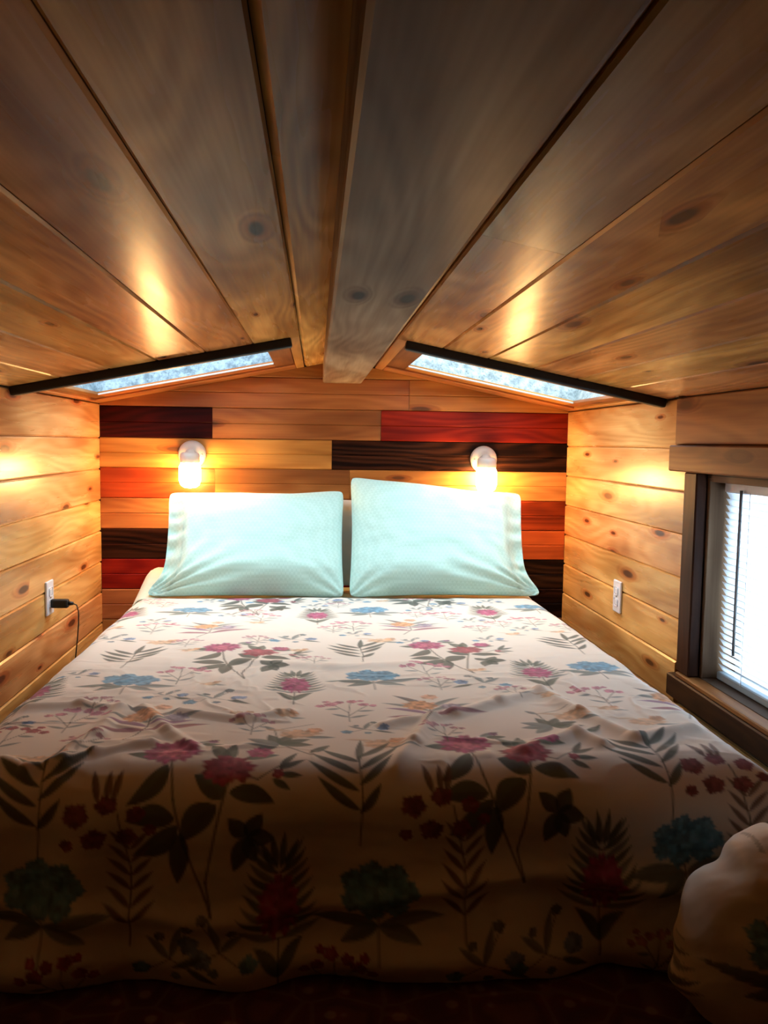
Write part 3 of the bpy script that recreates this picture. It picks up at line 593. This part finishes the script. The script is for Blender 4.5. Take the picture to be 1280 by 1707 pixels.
_r = np.random.default_rng(5); _n = 0
for _ in range(900):                                   # small scattered sprigs fill the gaps between the large motifs
    u, v = _r.uniform(-.95, .95), _r.uniform(.4, 2.4)
    if min(math.hypot((u-f_[1]), (v-f_[2]))-(.075 if f_[0] in 'ABCDFH' else 0) for f_ in FLOWERS) > .082: FLOWERS.append(('gek'[_n % 3], u, v)); _n += 1
for i, (k, u, v) in enumerate(FLOWERS):
    f = -1 if i % 3 == 2 else 1
    if k == 'A': m_peony(u, v, 1.12)
    elif k == 'B': m_palm(u, v, 1.1)
    elif k == 'C': m_blue(u, v, 1.0)
    elif k == 'D': m_pine(u, v, 1.12)
    elif k == 'E': m_sprig(u, v, 1.0, PINK, f)
    elif k == 'R': m_sprig(u, v, 1.0, RED, f)
    elif k == 'F': m_protea(u, v, 1.05)
    elif k == 'G': m_bits(u, v, 1.05, f)
    elif k == 'S': m_star(u, v, 1.15)
    elif k == 'O': m_orange(u, v, 1.0)
    elif k == 'g': m_bits(u, v, .75, f)
    elif k == 'e': m_sprig(u, v, .7, (.55, .28, .30), f)
    elif k == 'k': m_orange(u, v, .6)
    elif k == 'H': m_spike(u, v, 1.05)
# shape of the cloth: flat top, rounded edges, drops at the foot and at both sides
ZT = .392
def bend(t_, flat, r):
    """arc-length excess over the flat -> (outward, drop)"""
    a = np.clip((t_-flat)/r, 0, np.pi/2); ex = np.clip(t_-flat-r*np.pi/2, 0, None)
    return np.minimum(t_, flat)+r*np.sin(a), r*(1-np.cos(a))+ex
hwf = .73
bx, dxz = bend(np.abs(gu), hwf, .075); by, dyz = bend(gv, 2.0, .10)
drop = (dxz**3+dyz**3)**(1/3); mn = np.minimum(dxz, dyz)
X = np.sign(gu)*(bx+.40*mn); Y = -(by+.40*mn); Z = ZT-drop
top = np.clip(1-drop/.09, 0, 1); fr = np.clip(dyz/.12, 0, 1); sdr = np.clip(dxz/.12, 0, 1)
puff = .010*fbm(gu*3.1+4, gv*2.7, 40, 3)+.0030*fbm(gu*9, gv*8, 44, 3)
wr_ = np.abs(fbm(gu*5+2.2*fbm(gu*2, gv*2, 50, 2), gv*7.5, 47, 3)); puff = puff+.006*np.clip(.22-wr_, 0, 1)/.22*np.clip((gv-.9)/.8, 0.15, 1)*.7
def ridge(pts_, h, wd):
    global puff
    for (a, b_), (c, d_) in zip(pts_[:-1], pts_[1:]):
        L2 = (c-a)**2+(d_-b_)**2; t_ = np.clip(((gu-a)*(c-a)+(gv-b_)*(d_-b_))/L2, 0, 1); d = np.hypot(gu-a-t_*(c-a), gv-b_-t_*(d_-b_))
        puff = np.maximum(puff, puff*.6+h*np.exp(-(d/wd)**2))
ridge([(0.055, 1.825), (0.217, 1.762), (0.339, 1.679), (0.459, 1.602), (0.506, 1.763), (0.571, 1.935), (0.718, 1.871)], .012, .022)
ridge([(-0.735, 1.682), (-0.628, 1.669), (-0.531, 1.702), (-0.542, 1.866), (-0.563, 1.936), (-0.574, 2.026)], .011, .020)
ridge([(-0.391, 1.737), (-0.253, 1.794), (-0.155, 1.737)], .012, .02)
ridge([(-0.676, 2.0), (-0.622, 2.04), (-0.563, 2.02), (-0.517, 1.985), (-.42, 1.93)], .013, .018)
ridge([(0.324, 1.99), (0.457, 1.897), (0.49, 1.96)], .012, .02)
ridge([(0.059, 2.05), (0.107, 1.935), (0.164, 1.791)], .012, .018)
ridge([(-.30, 1.30), (-.05, 1.36), (.18, 1.33)], .007, .03)
ridge([(-.48, 1.70), (-.40, 1.86), (-.33, 1.96)], .012, .018)
Z = Z+puff*top
# pleats and the swollen hem at the foot
ple = .018*np.sin(gu*17+2.4*vnoise(gu*3, gv*1.5, 60)*3)+.008*fbm(gu*11, gv*3, 61, 3)
hem = np.exp(-((Z-.055)/.045)**2)
Y = Y-fr*(ple*np.clip(dyz/.25, 0, 1)+.016*fbm(gu*4, gv*9, 66, 4)+.034*hem*(.7+.6*vnoise(gu*3.3, gv*0, 63))+.020*np.exp(-((Z-.165-.03*np.sin(gu*5))/.022)**2))
X = X+np.sign(gu)*sdr*(.012*np.sin(gv*15+1)+.008*fbm(gv*7, gu*5, 64, 3))
# rolled edge, kept above the floor
vend = np.clip((gv-(V[-1]-.035))/.035, 0, 1); Y = Y+.030*vend**2*fr
Z = np.maximum(Z, .012+.004*vnoise(gu*14, gv*14, 65))
com = grid_mesh('comforter', np.stack([X, Y, Z], -1), M['print'], None, True, np.clip(canvas, 0, 1))
tag(com, 'cream comforter printed with magenta, blue and green flowers, spread over the bed', 'comforter')
# bunched corner of the comforter standing at the foot on the window side
nu2, nv2 = 300, 220
A, B = np.meshgrid(np.linspace(0, 2*np.pi, nu2), np.linspace(.02, np.pi-.02, nv2))
nx, ny, nz_ = np.sin(B)*np.cos(A), np.sin(B)*np.sin(A), np.cos(B)
lump = 1+.07*fbm(nx*1.7+5, nz_*2.1+ny*.6+7, 70, 2)
def crease(d, wd, h): return h*np.exp(-(d/wd)**2)
w1 = nz_+.42-.28*nx+.10*fbm(nx*2+9, ny*2, 72, 2)       # deep fold that parts the upper flap from the roll below
lump = lump-crease(w1, .075, .30)-crease(w1-.10, .2, .06)
dg = (nx+nz_*.8)                                       # soft folds running down the flap
lump = lump+(.030*np.sin(dg*9+2*fbm(nx*2, nz_*2, 73, 2))-crease(dg-.55, .09, .12))*np.clip((nz_+.35)/.2, 0, 1)
lump = lump+.022*np.sin(nx*12+3*nz_)*np.clip((-.35-nz_)/.2, 0, 1)+.012*fbm(nx*6, nz_*6+ny*3, 74, 3)
PX = .742+.235*lump*np.sign(nx)*np.abs(nx)**1.15; PY = -2.285+.125*lump*ny; PZ = .176+.205*lump*nz_+.03*np.clip(nx, -1, 1)
PZ = np.maximum(PZ, .012)
ci = np.clip(((PX-.62)+.02-U[0])/STEP, 0, nu-1).astype(int); cj = np.clip((1.30+(.36-PZ)*1.05-V[0])/STEP, 0, nv-1).astype(int)
cc = canvas[cj, ci].copy()                             # the same print runs over the fold
cf = grid_mesh('corner_fold', np.stack([PX, PY, PZ], -1), M['print'], com, True, cc)

# ------------------------------------------------------------------ pillows
def pillow(name, bl_, br_, tl_, tr_, th, label, open_side, seed, mat='mint'):
    """four corners in space; swollen front and back, an open wrinkled hem on one side"""
    n, m_ = 110, 80
    a, b_ = np.meshgrid(np.linspace(-1, 1, n), np.linspace(-1, 1, m_)); bl_, br_, tl_, tr_ = map(np.array, (bl_, br_, tl_, tr_))
    s_, t_ = (a+1)/2, (b_+1)/2
    # sides bow inwards between the corners
    cr_ = .035*(np.abs(a)*np.abs(b_))**14; s2 = (s_-.5)*(1-.03*(1-(2*t_-1)**2)-cr_)+.5; t2 = (t_-.5)*(1-.04*(1-(2*s_-1)**2)-cr_)+.5+.006*np.sin(a*5+seed)*(b_ > 0)*np.abs(b_)
    P0 = ((1-s2)*(1-t2))[..., None]*bl_+(s2*(1-t2))[..., None]*br_+((1-s2)*t2)[..., None]*tl_+(s2*t2)[..., None]*tr_
    nrm = np.cross(br_-bl_, tl_-bl_); nrm = nrm/np.linalg.norm(nrm); nrm = nrm if nrm[1] < 0 else -nrm
    P0[..., 0] += open_side*.055*np.exp(-((b_+1)/.32)**2)*np.clip(a*open_side, 0, 1)**2      # open hem spreads on the mattress
    q = a*open_side; flat = np.clip((q-.74)/.2, 0, 1); flat = flat*flat*(3-2*flat)
    pr = (np.clip(1-np.abs(a)**2.6, 0, 1)**.55)*(np.clip(1-np.abs(b_)**2.4, 0, 1)**.6)
    body = pr*(1-flat*.75)
    wri = fbm(a*1.6+seed, b_*2.2, seed, 3)*.010+flat*.012*np.sin(b_*17+4*vnoise(a*3, b_*3, seed+4))*np.clip(1-np.abs(b_), 0, 1)
    rad = np.clip(1.2-np.hypot(a-open_side*.9, b_+.9), 0, 1)*.007*np.sin(np.arctan2(b_+1.0, a-open_side*1.05)*21+seed+3*vnoise(a*3, b_*3, seed+9))
    rad2 = np.clip(.8-np.hypot(a+open_side*.95, b_+.95), 0, 1)*.006*np.sin(np.arctan2(b_+1.05, a+open_side*1.1)*17+seed+3*vnoise(a*3, b_*3, seed+8))
    sag = .35*np.exp(-((b_+.70)/.3)**2)
    fr_ = P0+nrm*(th*body*(1+sag)+wri+rad+rad2*1.0)[..., None]
    bk_ = P0-nrm*(th*.75*body+.002)[..., None]
    rim = (np.abs(a) > .999) | (np.abs(b_) > .999)
    fr_[rim] = P0[rim]+nrm*.003; bk_[rim] = P0[rim]-nrm*.003
    c0 = (bl_+br_)/2
    root = empty(name, tuple(c0)); tag(root, label, 'pillow')
    verts = np.concatenate([fr_, bk_[:, ::-1]], 1)     # closed band: front then back
    # front: left->right, back: right->left; caps close by the thin rim
    ring = np.concatenate([verts, verts[:, :1]], 1)-c0
    o = grid_mesh('pillowcase', ring, M[mat], root)
    # hem band on the open side
    i0 = int(n*.90) if open_side > 0 else 0; i1 = n if open_side > 0 else n-int(n*.90)
    hb = fr_[:, i0:i1]+nrm*.0025-c0
    h = grid_mesh('hem', hb, M[mat], root)
    return root
pillow('pillow', (-.690, -.355, .396), (.018, -.355, .390), (-.700, -.095, .785), (.022, -.095, .795), .085, 'mint pillow on the outlet side, level top edge, its open hem towards the left wall', -1, 3)
pillow('pillow', (.034, -.355, .392), (.748, -.355, .396), (.046, -.080, .860), (.775, -.095, .790), .085, 'mint pillow on the window side, its peaked corner rising above the other pillow', 1, 9)
pillow('pillow', (-.30, -.16, .40), (.34, -.16, .40), (-.28, -.03, .76), (.30, -.03, .76), .03, 'plain white pillow tucked behind, glimpsed in the gap between the mint pillows', 1, 15, 'ticking')

# ------------------------------------------------------------------ rug at the foot
m, nt, b = nmat('dark_patterned_rug'); L = nt.links; tx = mk(nt, 'ShaderNodeTexCoord')
vo = mk(nt, 'ShaderNodeTexVoronoi', Scale=11.0, feature='DISTANCE_TO_EDGE'); L.new(tx.outputs['Object'], vo.inputs['Vector'])
v2 = mk(nt, 'ShaderNodeTexVoronoi', Scale=19.0); L.new(tx.outputs['Object'], v2.inputs['Vector'])
r1 = ramp(nt, [(.02, (.22, .11, .07)), (.05, (.16, .035, .028)), (.2, (.10, .022, .020)), (.3, (.20, .07, .04))]); L.new(vo.outputs['Distance'], r1.inputs[0])
r2 = ramp(nt, [(.15, (.35, .27, .18)), (.25, (.12, .03, .025)), (.45, (.06, .035, .03))]); L.new(v2.outputs['Distance'], r2.inputs[0])
L.new(mixc(nt, 'MIX', .45, r1.outputs[0], r2.outputs[0]), b.inputs['Base Color']); b.inputs['Roughness'].default_value = .95
bp = mk(nt, 'ShaderNodeBump', Strength=.5, Distance=.004); L.new(v2.outputs['Distance'], bp.inputs['Height']); L.new(bp.outputs[0], b.inputs['Normal']); M['rug'] = m
rg = box('rug', (1.9, 1.5, .010), (0, -2.80, .0055), M['rug'], None, .003, 1); tag(rg, 'dark red patterned rug on the floor at the foot of the bed', 'rug')
